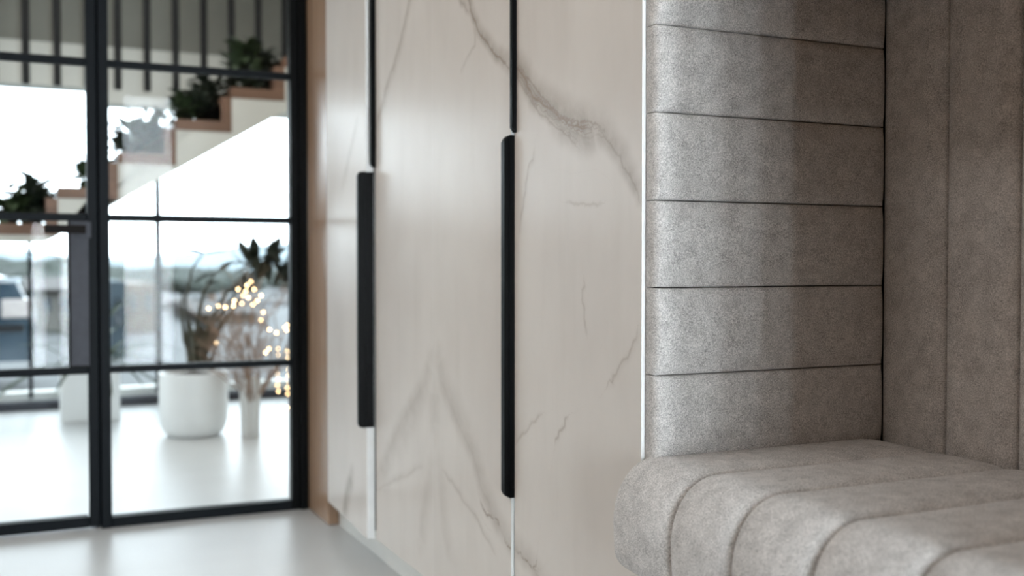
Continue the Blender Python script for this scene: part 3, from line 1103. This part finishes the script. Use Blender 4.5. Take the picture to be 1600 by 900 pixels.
for k in range(42):
    t_ = r.random()
    cx_ = 386 + 66 * t_
    cy_ = 412 - 10 * math.sin(math.pi * t_) + 24 * max(0, t_ - .6)
    leafs.append((cx_, cy_ + r.uniform(-6, 8), r.uniform(-.6, 1), r.uniform(-1.2, .9), r.uniform(.09, .15)))
for x, y, dx, dz, L in leafs:
    b = BM()
    blade(b, PP(x, y, r.uniform(-.06, .06)), (dx * .9, r.uniform(-.5, .3), dz), L, L * .5, .35, 6)
    lf = link_mesh('leaf', b, M['leaf_dark'], plant)

# faceted tall white vase with dry branches and fairy lights
vc = at_y(391, 675, 5.27)
vc.z = 0
vr = scale_px(34, vc) / 2
vh = at_y(391, 592, vc.y).z
vase = thing('floor_vase', vc, 'tall slim faceted white vase holding dry brown branches beside round pot', 'vase')
b = BM()
seg = 8
rr = []
for z, f, ph_ in ((0, .92, 0), (vh * .5, .96, 0), (vh * .92, 1.04, 0), (vh, 1.12, 0), (vh - .004, 1.0, 0), (vh * .3, .8, 0)):
    ring_ = []
    for k in range(seg * 2):
        a = math.pi * k / seg + .2
        q = vr * f * (1.0 if k % 2 == 0 else .84)
        zz_ = z + (.010 if (k % 2 == 0 and z >= vh - .01) else 0)
        ring_.append(b.verts.new((vc.x + q * math.cos(a), vc.y + q * math.sin(a), zz_)))
    rr.append(ring_)
for r0, r1 in zip(rr, rr[1:]):
    for k in range(seg * 2):
        j = (k + 1) % (seg * 2)
        b.faces.new((r0[k], r0[j], r1[j], r1[k]))
b.faces.new(rr[0][::-1])
b.faces.new(rr[-1])
link_mesh('body', b, M['pot'], vase)
tips = []
b = BM()
r = random.Random(11)


def twig(p, d, L, rad, depth):
    pts = [p]
    for k in range(4):
        d = (d + Vector((r.uniform(-.25, .25), r.uniform(-.25, .25), r.uniform(-.05, .15)))).normalized()
        pts.append(pts[-1] + d * L / 4)
    tube(b, pts, [rad * (1 - .15 * k) for k in range(5)], 4)
    tips.append(pts[-1])
    tips.append(pts[2])
    if depth:
        for k in range(3):
            q = pts[r.randint(1, 4)]
            twig(q, (d + Vector((r.uniform(-.9, .9), r.uniform(-.7, .7), r.uniform(-.35, .5)))).normalized(), L * r.uniform(.5, .75), rad * .6, depth - 1)


for k in range(20):
    a = r.uniform(0, 2 * math.pi)
    twig(Vector((vc.x + .02 * math.cos(a), vc.y + .02 * math.sin(a), vh * .5)), Vector((math.cos(a) * .5 + .12, math.sin(a) * .4, 1)).normalized(), r.uniform(.3, .46), .0045, 3)
link_mesh('dry_branches', b, M['twig'], vase)


def light_string(pts, label, rad, wire=True):
    c = pts[0]
    t = thing('light_string', (c[0], c[1], c[2]), label, 'string lights')
    if wire:
        bw = BM()
        tube(bw, pts, .0012, 4)
        link_mesh('wire', bw, M['twig'], t)
    first = None
    for p in pts:
        if first is None:
            bb = BM()
            bmesh.ops.create_icosphere(bb, subdivisions=2, radius=rad)
            first = link_mesh('bulb', bb, M['bulb'])
            first.parent = t
            first.location = Vector(p) - Vector(c)
        else:
            q = first.copy()
            COL.objects.link(q)
            q.parent = t
            q.location = Vector(p) - Vector(c)
    return t


LY = 6.2
for px, ph_, lab in ((435, 0, 'hanging chain of golden lights nearer the vase'), (450, .4, 'hanging chain of golden lights next to the black post')):
    pts = [at_y(px + r.uniform(-2, 2), 545 + 9.5 * (k + ph_), LY) for k in range(9)]
    pts[-1].z = 0.006
    light_string(pts, lab, .0048)
br = [at_y(px, py, vc.y + r.uniform(-.1, .1)) for px, py in [(326, 482), (341, 478), (352, 480), (366, 470), (380, 462), (372, 452), (386, 446), (392, 440), (397, 452), (388, 465), (402, 470), (378, 474), (395, 476), (365, 478), (408, 462), (384, 455), (411, 488), (408, 500), (421, 515), (338, 536), (420, 545), (415, 551), (432, 520), (445, 512), (450, 508), (448, 516)]]  # dense middle bulbs stand in for a bright blurred patch
light_string(br, 'tangle of tiny golden lights wound through the dry branches', .0052)

# white box planter half hidden by the middle post, with a palm-like plant
bc = at_y(140, 636, 6.3)
bc.z = 0
bw_, bh_ = scale_px(84, bc) / 2, at_y(140, 580, bc.y).z
bp = thing('planter_box', bc, 'white box planter with narrow leaved plant behind the middle post', 'planter')
b = BM()
box(b, bc.x - bw_, bc.x + bw_, bc.y - .14, bc.y + .14, 0, bh_ - .02, .004)
box(b, bc.x - bw_, bc.x - bw_ + .015, bc.y - .14, bc.y + .14, bh_ - .021, bh_, .002)
box(b, bc.x + bw_ - .015, bc.x + bw_, bc.y - .14, bc.y + .14, bh_ - .021, bh_, .002)
box(b, bc.x - bw_ + .015, bc.x + bw_ - .015, bc.y - .14, bc.y - .125, bh_ - .021, bh_, .002)
box(b, bc.x - bw_ + .015, bc.x + bw_ - .015, bc.y + .125, bc.y + .14, bh_ - .021, bh_, .002)
link_mesh('box', b, M['pot'], bp)
b = BM()
r = random.Random(5)
for k in range(26):
    a = r.uniform(0, 2 * math.pi)
    el = r.uniform(.5, 1.35)
    blade(b, (bc.x + r.uniform(-.06, .06), bc.y + r.uniform(-.05, .05), bh_ - .02), (math.cos(a) * math.cos(el), math.sin(a) * math.cos(el), math.sin(el)), r.uniform(.38, .62), .032, 1.5, 9)
link_mesh('foliage', b, M['leaf'], bp)

# ------------------------------------------------------------------ outside
b = box(BM(), -30, 40, FAR_Y + 0.2, 60, -0.35, -0.15)
tag(link_mesh('ground_outside', b, M['terrace']), kind='structure')
b = BM()
n = 60
prev = None
r = random.Random(3)
for i in range(n + 1):
    x = -120 + 300 * i / n
    z = 3.0 + 1.0 * math.sin(i * .35 + 2) + .5 * math.sin(i * .9)
    row = [b.verts.new((x, 118, -2)), b.verts.new((x, 124, z * .7)), b.verts.new((x, 135, z)), b.verts.new((x, 150, -2))]
    if prev:
        for k in range(3):
            b.faces.new((prev[k], prev[k + 1], row[k + 1], row[k]))
    prev = row
tag(link_mesh('hill', b, M['hill'], smooth=True), kind='structure')
b = box(BM(), -130, 190, 60, 118, -1.2, -0.4)
tag(link_mesh('land_outside', b, M['hedge']), kind='structure')


def tree(px, py_top, y, wd, seed, label):
    r = random.Random(seed)
    c = at_y(px, py_top, y)
    t = thing('tree', (c.x, y, -0.15), label, 'tree', 'trees beyond the terrace')
    b = BM()
    h = c.z + .15
    for k in range(7):
        s = wd * r.uniform(.2, .3)
        mtx = Matrix.Translation((c.x + r.uniform(-.35, .35) * wd, y + r.uniform(-.3, .3) * wd, -0.15 + max(h - s - r.uniform(0, .35) * h, s * .6))) @ Matrix.Diagonal((s, s, min(s, h * .48), 1))
        q = bmesh.ops.create_icosphere(b, subdivisions=3, radius=1, matrix=mtx)
        for v in q['verts']:
            v.co += Vector((r.uniform(-1, 1), r.uniform(-1, 1), r.uniform(-1, 1))) * s * .09
    link_mesh('crown', b, M['hedge'], t)
    link_mesh('trunk', tube(BM(), [(c.x, y, -.15), (c.x, y, -.15 + h * .5)], .1, 8), M['twig'], t)


TREES = [(8, 428, 27, 3.2), (80, 424, 35, 4.6), (172, 436, 29, 2.8), (268, 440, 38, 4.0), (330, 436, 30, 3.0), (400, 442, 42, 3.6), (455, 440, 35, 2.4)]
TL = ['dark tree seen at the left edge of the glass door', 'wide tree behind the pale house seen through the door', 'tree seen beside the middle post in the right pane', 'tree just right of the far window mullion',
      'tree behind the arching plant in the round pot', 'tree behind the string lights over the vase', 'tree seen next to the black post at the wardrobe']
for (px, py, y, wd), lab in zip(TREES, TL):
    tree(px, py, y, wd, int(px), lab)


def house(px0, px1, py_top, y, m, label, roof=True, nwin=3, py_eave=None):
    a, c = at_y(px0, py_top, y), at_y(px1, py_top, y)
    ze = at_y(px0, py_eave or py_top + 12, y).z
    t = thing('house', ((a.x + c.x) / 2, y, -.15), label, 'house', 'houses beyond the terrace')
    wl = link_mesh('wall', box(BM(), a.x, c.x, y, y + 4, -.15, ze), M[m], t)
    if roof:
        b = prism(BM(), [(y - .3, ze), (y + 4.3, ze), (y + 2, a.z)], a.x - .2, c.x + .2, 'x')
        link_mesh('roof', b, M['roof'], t)
    W = c.x - a.x
    for k in range(nwin):
        x = a.x + W * (k + .5) / nwin
        link_mesh('window', box(BM(), x - W / nwin * .2, x + W / nwin * .2, y - .03, y + .02, ze * .3, ze * .75), M['pane_dark'], t)


house(60, 140, 436, 17, 'house_w', 'pale house with low roof seen beside the door lock plate', py_eave=452)
house(196, 243, 444, 16, 'house_b', 'tan building left of the far window mullion', roof=False, nwin=2, py_eave=444)
house(172, 196, 440, 12, 'house_g', 'narrow blue grey building beside the middle post', roof=False, nwin=1, py_eave=440)
house(254, 300, 470, 23.5, 'house_w', 'low pale building behind the round pot plant', py_eave=478)
house(320, 400, 476, 18, 'house_b', 'long tan building behind the dry branches', py_eave=488, nwin=4)
house(408, 470, 474, 24.5, 'house_w', 'pale building beyond the vase next to the post', py_eave=486)

# blue car parked outside at the left
cy = 8.6
cx1 = at_y(50, 560, cy).x
gz = -.15
car = thing('car', (cx1 - 1.9, cy + .8, gz), 'dark blue car parked outside, seen through the left of the door', 'car')
zt_ = at_y(30, 440, cy).z - gz
outl = [(-3.9, .28), (-3.9, .75), (-3.7, .9), (-1.60, .95), (-2.5, 1.38), (-1.2, 1.42), (-.62, .98), (-.1, .86), (0, .62), (0, .28)]
link_mesh('body', prism(BM(), [(cx1 + x, gz + z) for x, z in outl], cy, cy + 1.7, 'y'), M['car_blue'], car)
link_mesh('side_window', prism(BM(), [(cx1 + x, gz + z) for x, z in [(-2.85, .98), (-2.42, 1.32), (-1.25, 1.35), (-.78, 1.0)]], cy - .012, cy + .02, 'y'), M['pane_dark'], car)
link_mesh('side_trim', box(BM(), cx1 - 3.8, cx1 - .06, cy - .015, cy + .01, gz + .86, gz + .90), M['chrome'], car)
link_mesh('sill_strip', box(BM(), cx1 - 3.8, cx1 - .05, cy - .015, cy + .01, gz + .50, gz + .55), M['rubber'], car)
for x in (-.75, -3.1):
    wh = link_mesh('wheel', tube(BM(), [(cx1 + x, cy - .03, gz + .31), (cx1 + x, cy + .2, gz + .31)], .31, 28), M['rubber'], car)
    link_mesh('hub', tube(BM(), [(cx1 + x, cy - .045, gz + .31), (cx1 + x, cy - .02, gz + .31)], .19, 20), M['chrome'], wh)
link_mesh('headlamp', box(BM(), cx1 - .2, cx1 + .012, cy - .02, cy + .2, gz + .60, gz + .74, .01), M['headlamp'], car)
